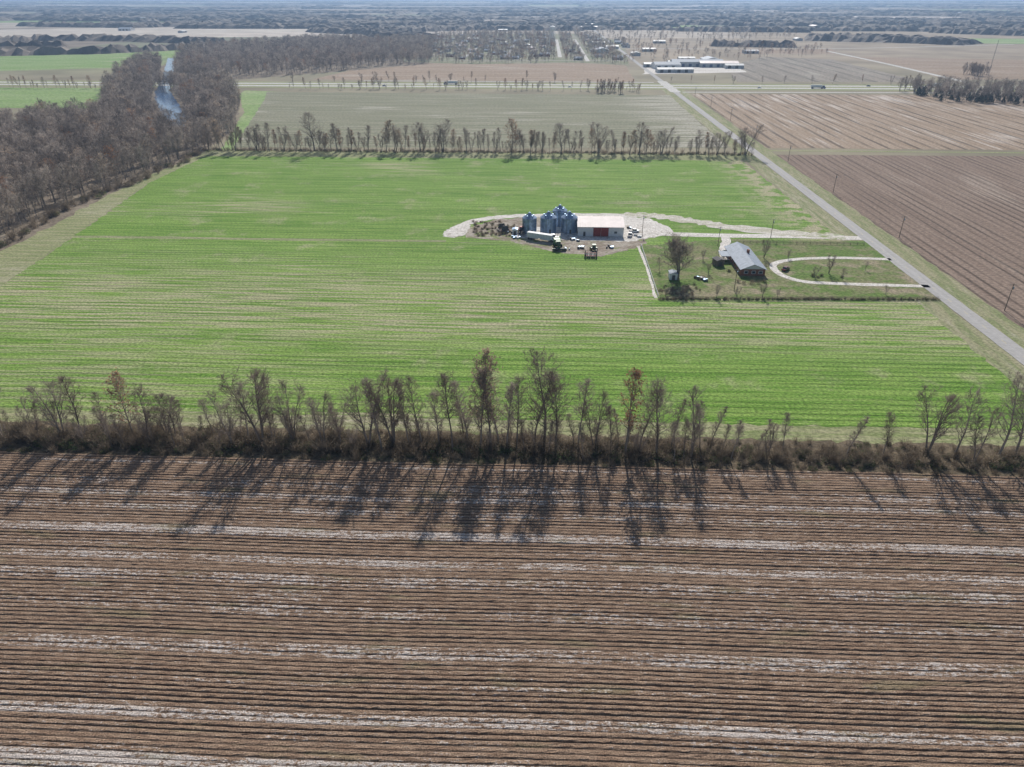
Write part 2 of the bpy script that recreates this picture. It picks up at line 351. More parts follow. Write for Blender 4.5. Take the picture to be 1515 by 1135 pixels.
# ------------------------------------------------------------------ farmyard surfaces
sheet('house_lot_lawn',[P(948,364),P(1075,354),P(1280,357),P(1388,443),P(976,443)],0.08,M_LAWN,3,0.4)
sheet('farmyard_dirt',[P(690,352),P(688,338),P(735,325),P(800,320),P(930,318),P(965,335),P(952,364),P(890,380),P(815,372),P(760,358)],0.075,M_DIRT,2,0.9)
sheet('gravel_yard',[P(765,352),P(768,340),P(860,328),P(925,319),P(965,325),P(992,338),P(995,347),P(950,354),P(930,358),P(850,356)],0.09,M_GRAVEL,2,0.9)
strip('gravel_lane',[P(1280,353),P(1180,350),P(1080,349),P(1000,347),P(930,344)],6.0,0.10,M_GRAVEL)
strip('worn_track',[P(925,319),P(960,319),P(1010,325),P(1060,333),P(1130,342),P(1200,348),P(1250,351)],9,0.11,M_GFADE,amp=1.8)
strip('gravel_lane',[P(925,319),P(880,318),P(800,319),P(745,321),P(700,328),P(672,340),P(662,348)],6.0,0.105,M_GRAVEL,amp=0.8)
sheet('gravel_turnaround',[P(655,350),P(664,340),P(688,329),P(697,334),P(688,348),P(672,352)],0.112,M_GRAVEL,2,0.5)
strip('field_track',[P(100,350),P(250,352),P(450,355),P(660,357)],3.2,0.085,M_VERGEX)
strip('house_driveway',[P(1072,348),P(1074,358),P(1070,370),P(1075,385)],4,0.12,M_GRAVEL)
strip('circular_driveway',[P(1318,384),P(1250,382),P(1190,383),P(1152,388),P(1144,396),P(1158,408),P(1190,417),P(1240,420),P(1300,422),P(1375,424)],3.0,0.12,M_GRAVEL,amp=0.1)
# ------------------------------------------------------------------ trees
class TM:
    def __init__(s): s.v=[];s.f=[];s.mi=[]
    def tube(s,path,rad,k,mi):
        o=len(s.v)
        for i,p in enumerate(path):
            d=path[min(i+1,len(path)-1)]-path[max(i-1,0)]; d=d/(np.linalg.norm(d)+1e-9)
            u=np.cross(d,(0.3,0.9,0.1)); u/=np.linalg.norm(u)+1e-9; w=np.cross(d,u)
            for j in range(k):
                t=2*math.pi*j/k; s.v.append(tuple(p+rad[i]*(math.cos(t)*u+math.sin(t)*w)))
        for i in range(len(path)-1):
            for j in range(k):
                a=o+i*k+j; b=o+i*k+(j+1)%k; s.f.append((a,b,b+k,a+k)); s.mi.append(mi)
    def tri(s,p,d,w,rng,mi):
        u=np.cross(d,rng.normal(size=3)); u=u/(np.linalg.norm(u)+1e-9)*w/2
        o=len(s.v); s.v+=[tuple(p-u),tuple(p+u),tuple(p+d)]; s.f.append((o,o+1,o+2)); s.mi.append(mi)
    def leaf(s,p,sz,rng,mi):
        a=rng.normal(size=3); a/=np.linalg.norm(a); b=np.cross(a,rng.normal(size=3)); b/=np.linalg.norm(b)+1e-9
        o=len(s.v); s.v+=[tuple(p-a*sz),tuple(p+b*sz*0.7),tuple(p+a*sz),tuple(p-b*sz*0.7)]; s.f.append((o,o+1,o+2,o+3)); s.mi.append(mi)
    def mesh(s,name,mats):
        me=bpy.data.meshes.new(name); me.from_pydata(s.v,[],s.f)
        for m_ in mats: me.materials.append(m_)
        me.polygons.foreach_set('material_index',s.mi); me.update(); return me
def tree(name,seed,H=18.0,cr=3.2,cb=0.25,n1=22,n2=7,n3=11,up=0.9,tw=0.05,stems=1,leaf=0.0,lsz=0.2,tmat=None,lmat=None,r0=0.22,l2=2):
    rng=np.random.RandomState(seed); T=TM()
    for st in range(stems):
        az0=2*math.pi*st/stems+rng.uniform(0,1); lean=0.0 if stems==1 else rng.uniform(0.12,0.28)
        Hs=H*rng.uniform(0.82,1.0) if stems>1 else H
        path=[np.zeros(3)]; nseg=8; d=np.array([math.cos(az0)*lean,math.sin(az0)*lean,1.0])
        for i in range(nseg):
            d=d+np.append(rng.normal(0,0.05,2),0); d[0]*=0.93;d[1]*=0.93
            path.append(path[-1]+d/np.linalg.norm(d)*Hs/nseg)
        rad=[r0*(1-0.93*i/nseg)*(1.25 if i==0 else 1) for i in range(nseg+1)]
        T.tube(path,rad,5,0)
        nn=int(n1/stems*1.2) if stems>1 else n1
        for i in range(nn):
            t=cb+(0.98-cb)*((i+rng.rand())/nn); q=t*nseg; a=min(int(q),nseg-1); p=path[a]+(path[a+1]-path[a])*(q-a)
            az=i*2.4+rng.uniform(-0.5,0.5)
            if stems>1 and rng.rand()<0.6: az=az0+rng.uniform(-1.2,1.2)
            tt=(t-cb)/(1-cb); pr=max(0.16,math.sin(math.pi*min(1,0.22+0.78*tt))**0.7)
            L=cr*pr*rng.uniform(0.75,1.25)*1.15
            dd=np.array([math.cos(az),math.sin(az),up*rng.uniform(0.6,1.3)]); dd/=np.linalg.norm(dd)
            bp=[p]; ns=4
            for j in range(ns):
                dd=dd+rng.normal(0,0.13,3)+np.array([0,0,0.10]); dd/=np.linalg.norm(dd); bp.append(bp[-1]+dd*L/ns)
            rb=max(0.035,0.10*(1-t)+0.03); T.tube(bp,[rb*(1-0.8*j/ns) for j in range(ns+1)],3,0)
            for j in range(n2):
                t2=0.2+0.8*(j+rng.rand())/n2; q2=t2*ns; a2=min(int(q2),ns-1); p2=bp[a2]+(bp[a2+1]-bp[a2])*(q2-a2)
                d2=dd*0.5+rng.normal(0,0.55,3)+np.array([0,0,0.35]); d2/=np.linalg.norm(d2)
                L2=(0.42*L*(1.1-0.5*t2)+0.5)*rng.uniform(0.7,1.2)
                e=p2+d2*L2*0.55; d3=d2+rng.normal(0,0.25,3); d3/=np.linalg.norm(d3); e2=e+d3*L2*0.45
                if l2==2: T.tube([p2,e,e2],[0.026,0.018,0.008],3,1)
                else: T.tri(p2,e2-p2,0.09,rng,1)
                for k in range(n3):
                    t3=0.15+0.85*rng.rand(); p3=p2+(e-p2)*(t3/0.55) if t3<0.55 else e+(e2-e)*((t3-0.55)/0.45)
                    d4=d2*0.7+rng.normal(0,0.6,3)+np.array([0,0,0.25]); d4=d4/np.linalg.norm(d4)*rng.uniform(0.5,1.3)
                    T.tri(p3,d4,tw,rng,1)
                    if leaf and rng.rand()<leaf: T.leaf(p3+d4*rng.uniform(0.3,1),lsz*rng.uniform(0.6,1.3),rng,2)
    return T.mesh(name,[BARK,tmat or TWIG,lmat or RUST])
slim=[tree('slim_tree_a',1,cr=2.9,up=1.5,n1=24),tree('slim_tree_b',2,cr=2.4,up=1.9,n1=22,n2=7),tree('slim_tree_c',3,cr=3.2,up=1.4,stems=2,n1=28),tree('slim_tree_d',4,cr=2.7,up=1.5,cb=0.4,n1=22),tree('slim_tree_e',41,cr=3.0,up=1.3,cb=0.3,n1=26)]
wide=[tree('wide_tree_a',5,cr=4.3,up=1.1,stems=3,n1=40,r0=0.26),tree('wide_tree_b',6,cr=4.7,up=1.0,stems=2,n1=36,cb=0.2,r0=0.3),tree('wide_tree_c',8,cr=4.9,up=0.75,n1=32,n3=12,cb=0.22,r0=0.32)]
rusty=[tree('rusty_tree_a',9,cr=3.2,up=1.2,n1=28,leaf=0.35,lmat=TAN),tree('rusty_tree_b',10,cr=2.4,up=1.6,n1=22,leaf=0.45,n3=9),tree('rusty_tree_c',12,cr=4.2,up=0.9,n1=28,leaf=0.4,cb=0.2,n3=9)]
wood=[tree('woodland_tree_%d'%i,20+i,H=16,cr=4.8,cb=0.3,up=0.85,stems=1+(i%2),n1=20,n2=5,n3=9,tw=0.14,tmat=TWIGW,l2=1) for i in range(4)]
wood.append(tree('woodland_tree_rust',31,H=15,cr=4.3,cb=0.25,up=0.8,n1=16,n2=5,n3=7,tw=0.11,leaf=0.6,lsz=0.30,tmat=TWIGW,l2=1))
wood.append(tree('woodland_tree_tan',32,H=14,cr=4.6,cb=0.2,up=0.9,n1=18,n2=5,n3=9,tw=0.13,leaf=0.25,lsz=0.28,tmat=TWIGW,lmat=TAN,l2=1))
def cedar(name,seed,H=9,R=2.6):
    rng=np.random.RandomState(seed); T=TM(); T.tube([np.zeros(3),np.array([0,0,H*0.9])],[0.2,0.04],5,0)
    for i in range(900):
        t=rng.rand()**0.8; z_=0.4+t*(H-0.4); r_=R*(1-t)**0.7*rng.uniform(0.55,1.05)*(1+0.2*math.sin(z_*2.3+seed)); az=rng.uniform(0,6.283)
        T.leaf(np.array([r_*math.cos(az),r_*math.sin(az),z_]),rng.uniform(0.25,0.55),rng,1)
    return T.mesh(name,[BARK,CEDAR])
cedars=[cedar('cedar_a',1,8,3.2),cedar('cedar_b',2,7,3.6)]
def bush(name,seed,H=3.0,R=1.7,leafs=120,lm=None,stems=24,tw=0.05):
    rng=np.random.RandomState(seed); T=TM()
    for i in range(stems):
        az=rng.uniform(0,6.283); l=rng.uniform(0.1,0.8); d=np.array([math.cos(az)*l,math.sin(az)*l,1]); d/=np.linalg.norm(d)
        L=H*rng.uniform(0.5,1.05); p=np.append(rng.uniform(-0.6,0.6,2),0); T.tri(p,d*L,0.09,rng,0)
        for k in range(10):
            q=p+d*L*rng.uniform(0.15,0.95); e=rng.normal(0,0.6,3)+d*0.7; T.tri(q,e/np.linalg.norm(e)*rng.uniform(0.4,1.1),tw,rng,0)
    for i in range(leafs):
        az=rng.uniform(0,6.283); r_=R*rng.rand()**0.5; z_=rng.uniform(0.1,H*0.75)*(1-0.4*r_/R)
        T.leaf(np.array([r_*math.cos(az),r_*math.sin(az),z_]),rng.uniform(0.1,0.22),rng,1)
    return T.mesh(name,[BRUSHB,lm or BRUSHB])
bushes=[bush('bush_a',1,leafs=60),bush('bush_b',2,2.4,1.9,110),bush('bush_c',3,4.6,1.5,30,None,28),bush('bush_d',4,1.8,1.6,150,BRUSHG),bush('bush_e',5,2.4,1.6,170,BRUSHG)]
def coll(name,meshes):
    c=bpy.data.collections.new(name)
    for i,m_ in enumerate(meshes):
        o=bpy.data.objects.new('%02d_%s'%(i,m_.name),m_); c.objects.link(o)
    return c
def gn(c):
    g=bpy.data.node_groups.new('scatter_'+c.name,'GeometryNodeTree')
    g.interface.new_socket('Geometry',in_out='INPUT',socket_type='NodeSocketGeometry')
    g.interface.new_socket('Geometry',in_out='OUTPUT',socket_type='NodeSocketGeometry')
    N=g.nodes; a=N.new('NodeGroupInput'); b=N.new('NodeGroupOutput'); ins=N.new('GeometryNodeInstanceOnPoints'); ci=N.new('GeometryNodeCollectionInfo')
    ci.inputs['Collection'].default_value=c; ci.inputs['Separate Children'].default_value=True; ci.inputs['Reset Children'].default_value=True
    def at(nm,ty):
        q=N.new('GeometryNodeInputNamedAttribute'); q.data_type=ty; q.inputs['Name'].default_value=nm; return q.outputs[0]
    L=g.links.new
    L(a.outputs[0],ins.inputs['Points']); L(ci.outputs[0],ins.inputs['Instance']); ins.inputs['Pick Instance'].default_value=True
    L(at('kind','INT'),ins.inputs['Instance Index']); L(at('rot','FLOAT_VECTOR'),ins.inputs['Rotation']); L(at('scl','FLOAT_VECTOR'),ins.inputs['Scale'])
    L(ins.outputs[0],b.inputs[0]); return g
GN={}
def scatter(name,pts,c,kinds,smin,smax,weights=None,sfun=None):
    if c.name not in GN: GN[c.name]=gn(c)
    me=bpy.data.meshes.new(name); k=len(pts); me.from_pydata([(p[0],p[1],0.05) for p in pts],[],[])
    s=rs.uniform(smin,smax,k)
    if sfun is not None: s=s*sfun(np.array(pts))
    me.attributes.new('kind','INT','POINT').data.foreach_set('value',rs.choice(kinds,k,p=weights).astype(np.int32))
    r_=np.zeros((k,3),np.float32); r_[:,2]=rs.uniform(0,6.283,k); r_[:,:2]=rs.normal(0,0.04,(k,2))
    me.attributes.new('rot','FLOAT_VECTOR','POINT').data.foreach_set('vector',r_.ravel())
    sv=np.stack([s*rs.uniform(0.85,1.2,k),s*rs.uniform(0.85,1.2,k),s],1).astype(np.float32)
    me.attributes.new('scl','FLOAT_VECTOR','POINT').data.foreach_set('vector',sv.ravel())
    o=obj(name,me); md=o.modifiers.new('scatter','NODES'); md.node_group=GN[c.name]; return o
def fill(poly,sp,excl=()):
    a=np.array(poly); x0,y0=a.min(0);x1,y1=a.max(0)
    gx,gy=np.meshgrid(np.arange(x0,x1,sp),np.arange(y0,y1,sp)); gx=gx.ravel()+rs.uniform(-sp*.5,sp*.5,gx.size); gy=gy.ravel()+rs.uniform(-sp*.5,sp*.5,gy.size)
    k=inpoly(gx,gy,poly)
    for e in excl: k&=~inpoly(gx,gy,e)
    return list(zip(gx[k],gy[k]))
CW=coll('woodland_kinds',wood); CB=coll('bush_kinds',bushes); CS=coll('slim_kinds',slim+wide+rusty); CC=coll('cedar_kinds',cedars+[wood[0],wood[1]])
NS=len(slim)+len(wide)+len(rusty)
RX=[P(244,84),P(262,84),P(262,104),P(260,126),P(238,126),P(238,104)]
RX2=[P(226,134),P(256,134),P(268,150),P(278,168),P(284,194),P(244,194),P(232,168),P(224,150)]
HWX=[(-2500,HY-30),(2500,HY-30),(2500,HY+30),(-2500,HY+30)]
W1=[P(-350,430),P(-100,405),P(0,362),P(60,324),P(130,291),P(213,262),P(296,226),P(345,195),P(357,155),P(350,137),P(300,108),P(255,95),P(215,92),P(175,112),P(155,140),P(150,178),P(60,182),P(-20,200),P(-350,215)]
pw=fill(W1,7.3,[RX,RX2,HWX])
scatter('riverside_woods',pw,CW,[0,1,2,3,4,5],0.5,1.25,[.22,.21,.21,.20,.05,.11])
W2=[P(262,98),P(350,117),P(480,108),P(560,99),P(640,94),P(640,66),P(500,60),P(400,66),P(270,76)]
scatter('woods_beyond_highway',fill(W2,12,[RX,HWX]),CW,[0,1,2,3,4,5],0.7,1.2,[.22,.22,.22,.22,.04,.08])
edge=[P(a+rs.uniform(-8,8),b+rs.uniform(-2,3)) for a,b in zip(np.linspace(-100,300,90),np.interp(np.linspace(-100,300,90),[-100,0,60,130,213,300],[410,366,328,295,264,228]))]
scatter('woodland_edge_brush',edge,CB,[0,1,2,4],1.0,1.8)
# near hedgerow
pts=[(x_,y_) for x_,y_ in zip(rs.uniform(-250,140,2100),rs.normal(147.5,3.4,2100)) if 141.0<y_<155]
sf=lambda a: np.where(a[:,0]>38,0.75,1.05)*np.where(np.abs(a[:,1]-148.0)>3.5,0.65,1.0)
scatter('hedgerow_brush',pts,CB,[0,1,2,3,4],0.5,1.35,[.26,.20,.24,.15,.15],sf)
near=[(5,548,'s'),(60,600,'s'),(95,560,'w'),(122,555,'s'),(165,590,'s'),(200,562,'r'),(222,585,'w'),(262,580,'s'),(345,590,'w'),(370,578,'s'),(390,550,'w'),(405,580,'s'),(435,575,'w'),(480,590,'w'),(505,600,'s'),(545,560,'w'),(565,570,'s'),(583,563,'w'),(605,575,'s'),(625,570,'s'),(650,580,'s'),(670,555,'s'),(692,565,'s'),(712,560,'s'),(727,539,'r'),(738,556,'s'),(750,562,'s'),(765,570,'s'),(790,550,'s'),(804,533,'w'),(822,570,'s'),(855,573,'s'),(880,590,'w'),(903,600,'s'),(925,556,'R'),(945,578,'s'),(970,570,'w'),(992,600,'s'),(1022,581,'s'),(1068,632,'s'),(1250,618,'s'),(1305,620,'s'),(1370,583,'w'),(1412,590,'w'),(1440,610,'s'),(1475,570,'w'),(1500,585,'w'),(1540,570,'s'),(-30,560,'w'),(-70,575,'r'),(-110,560,'s'),(-160,550,'w'),(-220,560,'s'),(-270,570,'w'),(1600,575,'s')]
for px,ty,kd in near:
    X,Y=P(px,650+0.020*px+rs.uniform(-7,7))
    el=PITCH+math.atan((ty-5-567.5)/FP)
    fw=-X*math.sin(YAW)+Y*math.cos(YAW)
    h=max(5.5,HC-fw*math.tan(el)); 
    if kd=='R': me=rusty[1]
    elif kd=='r': me=rusty[0] if px!=200 else rusty[2]
    else: me=random.choice(slim if kd=='s' else wide)
    k=h/18.0; w=k*rs.uniform(1.0,1.2)
    if kd=='w' : w*=0.9
    obj('rust_leaved_tree' if kd in'rR' else 'bare_tree',me,(X,Y,0),rs.uniform(0,6.28),(w,w,k))
xx=-250
while xx<62:
    me=random.choice(slim+wide[:1]); k=rs.uniform(0.28,0.68); obj('bare_sapling',me,(xx,rs.uniform(144.5,152),0),rs.uniform(0,6.28),(k*1.1,k*1.1,k)); xx+=rs.uniform(1.2,5.5)
# far treeline
tall={465:(168,'w'),400:(182,'s'),332:(176,'r'),350:(180,'w'),380:(185,'w'),520:(188,'s'),572:(180,'r'),600:(186,'s'),622:(182,'w'),655:(178,'w'),690:(190,'s'),757:(177,'R'),785:(192,'r'),830:(184,'w'),885:(182,'w'),945:(184,'w'),978:(188,'w'),1060:(192,'w'),1103:(183,'w'),500:(184,'s'),545:(186,'s'),860:(192,'s'),910:(194,'s')}
for px,(ty,kd) in tall.items():
    X,_=P(px,222+0.01*(px-300)); Y=527+rs.uniform(-2,2); fw=-X*math.sin(YAW)+Y*math.cos(YAW)
    h=HC-fw*math.tan(PITCH+math.atan((ty-567.5)/FP)); k=h/18
    me={'w':random.choice(wide),'s':random.choice(slim),'r':rusty[0],'R':rusty[2]}[kd]
    obj('rust_leaved_tree' if kd in'rR' else 'bare_tree',me,(X,Y,0),rs.uniform(0,6.28),(k*1.3,k*1.3,k))
pts=[(a+rs.uniform(-1.5,1.5),527+rs.uniform(-4,4)) for a in np.arange(-248,147,2.7) if rs.rand()<0.92]
scatter('field_boundary_trees',pts,CS,list(range(NS)),0.45,0.95)
pts=[(a,527+rs.uniform(-3,3)) for a in np.arange(-248,147,1.5)]
scatter('field_boundary_brush',pts,CB,[0,1,2,3],0.6,1.2)
# trees along highway
pts=[(a+rs.uniform(-4,4),HY-45+rs.uniform(-4,4)) for a in np.arange(-330,110,6) if rs.rand()<0.8]+[P(rs.uniform(880,945),rs.uniform(134,139)) for i in range(40)]
pts+=[(a,HY+36+rs.uniform(-4,4)) for a in np.arange(-330,100,9) if rs.rand()<0.5]+[(a,HY-50+rs.uniform(-6,6)) for a in np.arange(-1100,-420,6)]+[(a+rs.uniform(-15,15),HY+40+rs.uniform(-6,6)) for a in np.arange(160,900,30)]
scatter('highway_trees',pts,CS,list(range(NS)),0.3,0.8)
pts=fill([P(1345,140),P(1400,152),P(1600,158),P(1640,136),P(1500,128),P(1370,126)],8,[HWX])
scatter('mixed_grove',pts,CC,[0,1,2,3],0.6,1.1,[.22,.22,.3,.26])
pts=[P(rs.uniform(1425,1460),rs.uniform(108,114)) for i in range(25)]+[P(rs.uniform(1330,1360),rs.uniform(130,138)) for i in range(15)]
scatter('field_tree_clump',pts,CS,[5,6,7],0.6,0.9)
# ------------------------------------------------------------------ town
TOWN=[P(600,92),P(700,95),P(860,93),P(930,97),P(925,62),P(860,50),P(700,50),P(560,58)]
sheet('town_ground',TOWN,0.055,M_TOWNG,20,3)
hs=[]
cols=[(WHITE,SHING),(WHITE,SHINGD),(BRICK,SHINGD),(BRICK,SHING),(simple('tan_siding',(0.5,0.44,0.34),0.1),SHING),(WHITE,WROOF)]
for i,(w_,r_) in enumerate(cols):
    b=B(); b.gable(-7,7,-4.5,4.5,2.8,5.0,'X',w_,r_); b.gable(2,7.02,-8,-4.55,2.6,4.2,'Y',w_,r_,0.3)
    for q in(-5,-1.5): b.box((q,-4.52,1.5),(1.3,0.06,1.2),GLASS)
    b.box((0.4,-4.53,1.05),(1.0,0.08,2.1),RED if i%2 else STEEL); b.box((-3,1.5,5.0),(0.7,0.7,1.2),BRICK)
    hs.append(b.mesh('town_house'))
SX=[22,68]
for sx,ys in zip(SX,(1420,1330)): sheet('town_street',[(sx,ys),(sx+7,ys),(sx+7,2000),(sx,2000)],0.10,M_HWY,50,0.2)
for sx in(-235,-150,-75): sheet('town_street',[(sx,1400),(sx+5,1400),(sx+5,2250),(sx,2250)],0.10,M_ROAD,50,0.2)
for sy in np.arange(1340,2250,130): sheet('town_street',[(-330,sy),(148,sy),(148,sy+5),(-330,sy+5)],0.105,M_ROAD,50,0.2)
for sy in np.arange(1340,2250,65):
    for hx in np.arange(-300,330,25):
            X=hx+rs.uniform(-9,9);Y=sy+22+rs.uniform(-16,16)
            if 138<X<166 or rs.rand()<0.42 or min(abs(X-3-s_) for s_ in SX)<12: continue
            if not inpoly(np.array([X]),np.array([Y]),TOWN)[0]: continue
            obj('town_house',random.choice(hs),(X,Y,0.05),random.choice([0,0,math.pi/2,math.pi])+rs.uniform(-.1,.1),rs.uniform(0.8,1.3))
pt=[p for p in fill(TOWN,12.5) if rs.rand()<0.85 and not(138<p[0]<166) and min(abs(p[0]-4-s_) for s_ in SX)>7]
scatter('town_trees',pt,CW,[0,1,2,3,4,5],0.35,0.9,[.2,.2,.2,.16,.12,.12])
E2=[P(930,97),P(1230,84),P(1230,74),P(1100,66),P(930,62)]
scatter('town_trees',[p for p in fill(E2,24) if rs.rand()<0.65],CW,[0,1,2,3,4,5],0.4,0.9)
E3=[P(900,62),P(1050,64),P(1180,58),P(1180,48),P(870,46)]
scatter('town_trees',[p for p in fill(E3,34) if rs.rand()<0.6],CW,[0,1,2,3,5],0.5,1.0)
wm=[]
for i,(w_,l_,h_) in enumerate([(60,22,6),(40,26,6),(80,26,7),(28,16,4.5)]):
    b=B(); b.gable(-w_/2,w_/2,-l_/2,l_/2,h_,h_+l_*0.12,'X',OFFW if i!=1 else WHITE,(WROOF,SHING,SHING,OFFW)[i],0.3)
    for q in np.arange(-w_/2+6,w_/2-4,11): b.box((q,-l_/2-0.03,2.2),(4.5,0.1,4.4),STEEL if i%2 else CARB)
    wm.append(b.mesh('warehouse'))
for px,py,i in[(985,101,1),(1000,96,3),(1030,98,2),(1062,99,0),(1050,93,1),(1085,101,3),(985,107,3),(965,99,3),(1015,90,3),(885,66,3),(872,43,0),(893,43,3),(905,72,3),(940,82,3),(960,76,3),(975,64,3),(1110,79,3),(1180,60,3),(890,78,1),(700,60,3),(1010,107,3),(780,70,3),(745,66,3)]:
    X,Y=P(px,py); obj('warehouse',wm[i],(X,Y,0.05),rs.choice([0,0.1,1.57]))
sheet('gravel_yard',[P(950,110),P(1105,107),P(1090,96),P(960,94)],0.08,M_GRAVEL,20,3)
b=B()
for a in range(6):
    t=a*math.pi/3; b.tube((7*math.cos(t),7*math.sin(t),0),(5*math.cos(t),5*math.sin(t),30),0.5,0.5,WHITE)
b.tube((0,0,0),(0,0,30),1.2,1.2,WHITE,10); b.tube((0,0,27),(0,0,30),2,6.5,WHITE,16); b.tube((0,0,30),(0,0,36),6.5,6.5,WHITE,16); b.tube((0,0,36),(0,0,39),6.5,0.5,WHITE,16)
X,Y=P(817,66); obj('water_tower',b.mesh('water_tower'),(X,Y,0))
b=B()
for a in range(3):
    t=a*2.094; b.tube((0.8*math.cos(t),0.8*math.sin(t),0),(0.25*math.cos(t),0.25*math.sin(t),45),0.10,0.08,MAST,4)
for z_ in np.arange(0,43,3):
    for a in range(3):
        t=a*2.094;t2=t+2.094;k=0.8-0.5*z_/45; b.tube((k*math.cos(t),k*math.sin(t),z_),(k*math.cos(t2),k*math.sin(t2),z_+3),0.05,0.05,MAST,3)
X,Y=P(1462,112); obj('radio_mast',b.mesh('radio_mast'),(X,Y,0))
# ------------------------------------------------------------------ distant woods
def ribbon(name,pts,w,h=13):
    q=[np.array(p,float) for p in pts]; out=[]
    for i in range(len(q)-1):
        L=np.linalg.norm(q[i+1]-q[i]); dist=np.linalg.norm(q[i]); st=max(9,dist/260); k=min(900,max(2,int(L/st)))
        for j in range(k): out.append(q[i]+(q[i+1]-q[i])*j/k)
    out.append(q[-1]); nc=int(max(5,min(24,w/12))); V=[];F=[]
    for i,p in enumerate(out):
        d=out[min(i+1,len(out)-1)]-out[max(i-1,0)]; d/=np.linalg.norm(d)+1e-9; nn=np.array([-d[1],d[0]]); wob=1+0.25*math.sin(i*0.13)+rs.uniform(-.12,.12)
        for j in range(nc):
            s_=(j/(nc-1)-0.5); e=p+nn*s_*w*wob+rs.uniform(-2,2,2)
            V.append((e[0],e[1],0.0 if j in(0,nc-1) or i in (0,len(out)-1) else h*rs.uniform(0.3,1.15)))
    for i in range(len(out)-1):
        for j in range(nc-1): F.append((i*nc+j,(i+1)*nc+j,(i+1)*nc+j+1,i*nc+j+1))
    me=bpy.data.meshes.new(name); me.from_pydata(V,[],F); me.materials.append(CANOPY); obj(name,me)
for ps,w in[([(-150,84),(150,79),(320,70)],60),([(-150,66),(60,60),(200,60),(330,66)],70),([(40,38),(200,41),(300,37)],110),([(-100,31),(100,28),(400,26),(500,32)],160),([(200,21),(600,19)],160),([(0,14),(500,13),(900,15)],260),
  ([(480,46),(560,50),(600,58)],150),([(500,38),(700,36),(820,40)],120),([(560,46),(700,44),(860,44)],150),
  ([(900,29),(1150,26),(1300,31)],120),([(1000,46),(1200,48)],60),([(1190,58),(1300,60),(1440,66)],150),([(1390,47),(1620,54)],200),([(1050,68),(1180,70)],40),([(1150,17),(1600,20)],200),([(640,24),(820,24)],120),([(880,20),(1100,17)],200),
  ([(-100,72),(100,70)],40),([(1150,38),(1380,37)],80)]:
    ribbon('distant_woods',[P(a,b_) for a,b_ in ps],w)
for i in range(210):
    Y=2500*math.exp(rs.uniform(0,1.75)); X=rs.uniform(-0.8,0.85)*Y
    if rs.rand()<0.75: L=rs.uniform(300,1700); a=[(X,Y),(X+L,Y+rs.uniform(-30,30))]
    else: L=rs.uniform(200,900); a=[(X,Y),(X+rs.uniform(-40,40),Y+L)]
    if abs(X-150)<60: continue
    ribbon('distant_treeline',a,rs.uniform(18,70)*(1.0+Y/9000),12)
for i in range(30):
    Y=2300*math.exp(rs.uniform(0,1.0)); X=rs.uniform(-0.6,0.7)*Y
    obj('farm_warehouse',wm[rs.choice([0,1,3])],(X,Y,0.05),rs.choice([0,1.57]))
for Y in(9000,12500,17000,24000): ribbon('distant_woods',[(-Y,Y),(0,Y*1.02),(Y,Y)],500,14)
# ------------------------------------------------------------------ farm buildings
def bin_mesh(R,He,Hp):
    b=B(); nseg=40; V=[];F=[]; zs=np.arange(0,He+0.01,He/34.0)
    for i,z_ in enumerate(zs):
        r_=R+(0.035 if i%2 else -0.0)
        for j in range(nseg): t=2*math.pi*j/nseg; V.append((r_*math.cos(t),r_*math.sin(t),z_))
    for i in range(len(zs)-1):
        for j in range(nseg): F.append((i*nseg+j,i*nseg+(j+1)%nseg,(i+1)*nseg+(j+1)%nseg,(i+1)*nseg+j))
    b.add(V,F,GALV)
    V=[];F=[]
    for j in range(nseg):
        t=2*math.pi*j/nseg; k=0.07 if j%2 else 0; V.append(((R+0.22)*math.cos(t),(R+0.22)*math.sin(t),He-0.08+k)); V.append((0.5*math.cos(t),0.5*math.sin(t),Hp+k))
    for j in range(nseg): a=2*j;c=2*((j+1)%nseg); F.append((a,c,c+1,a+1))
    b.add(V,F,GALVD); b.tube((0,0,Hp-0.05),(0,0,Hp+0.35),0.55,0.55,GALV,12); b.tube((0,0,Hp+0.35),(0,0,Hp+0.6),0.65,0.1,GALV,12)
    for k in range(24):
        t=2*math.pi*(k+.5)/24; b.box(((R+0.07)*math.cos(t),(R+0.07)*math.sin(t),He/2),(0.09,0.10,He-0.2),GALVD,rz=t)
    b.box((R*0.3,-R*0.97,1.0),(0.9,0.25,1.9),STEEL)
    for q in(-0.2,0.2): b.box((-R*0.2+q,-R-0.12,He/2),(0.05,0.05,He),STEEL)
    for z_ in np.arange(0.4,He,0.4): b.box((-R*0.2,-R-0.12,z_),(0.36,0.04,0.04),STEEL)
    for j in range(5):
        t=j*1.2566+0.4; b.box((R*0.6*math.cos(t),R*0.6*math.sin(t),He+(Hp-He)*0.42+0.15),(0.5,0.5,0.4),GALV,rz=t)
    return b.mesh('grain_bin')
for px,py,R,He,Hp in[(783,347,3.3,7.2,9.2),(811,346,3.75,7.0,9.3),(842,346,3.75,7.0,9.3),(828,336,3.4,7.4,9.6)]:
    X,Y=P(px,py); obj('grain_bin',bin_mesh(R,He,Hp),(X,Y+R,0.08),rs.uniform(-0.2,0.2))
b=B(); 
for q in(-0.4,0.4): b.box((q,0,5.2),(0.08,0.08,10.4),STEEL)
for z_ in np.arange(0.5,10,1.2): b.box((0,0,z_),(0.8,0.06,0.06),STEEL)
b.tube((0,0,10.3),(4.5,-1,9.5),0.15,0.15,GALV); b.tube((0,0,10.3),(-4.5,-1,9.5),0.15,0.15,GALV)
X,Y=P(827,346); obj('grain_leg_elevator',b.mesh('grain_leg_elevator'),(X,Y+4,0.08))
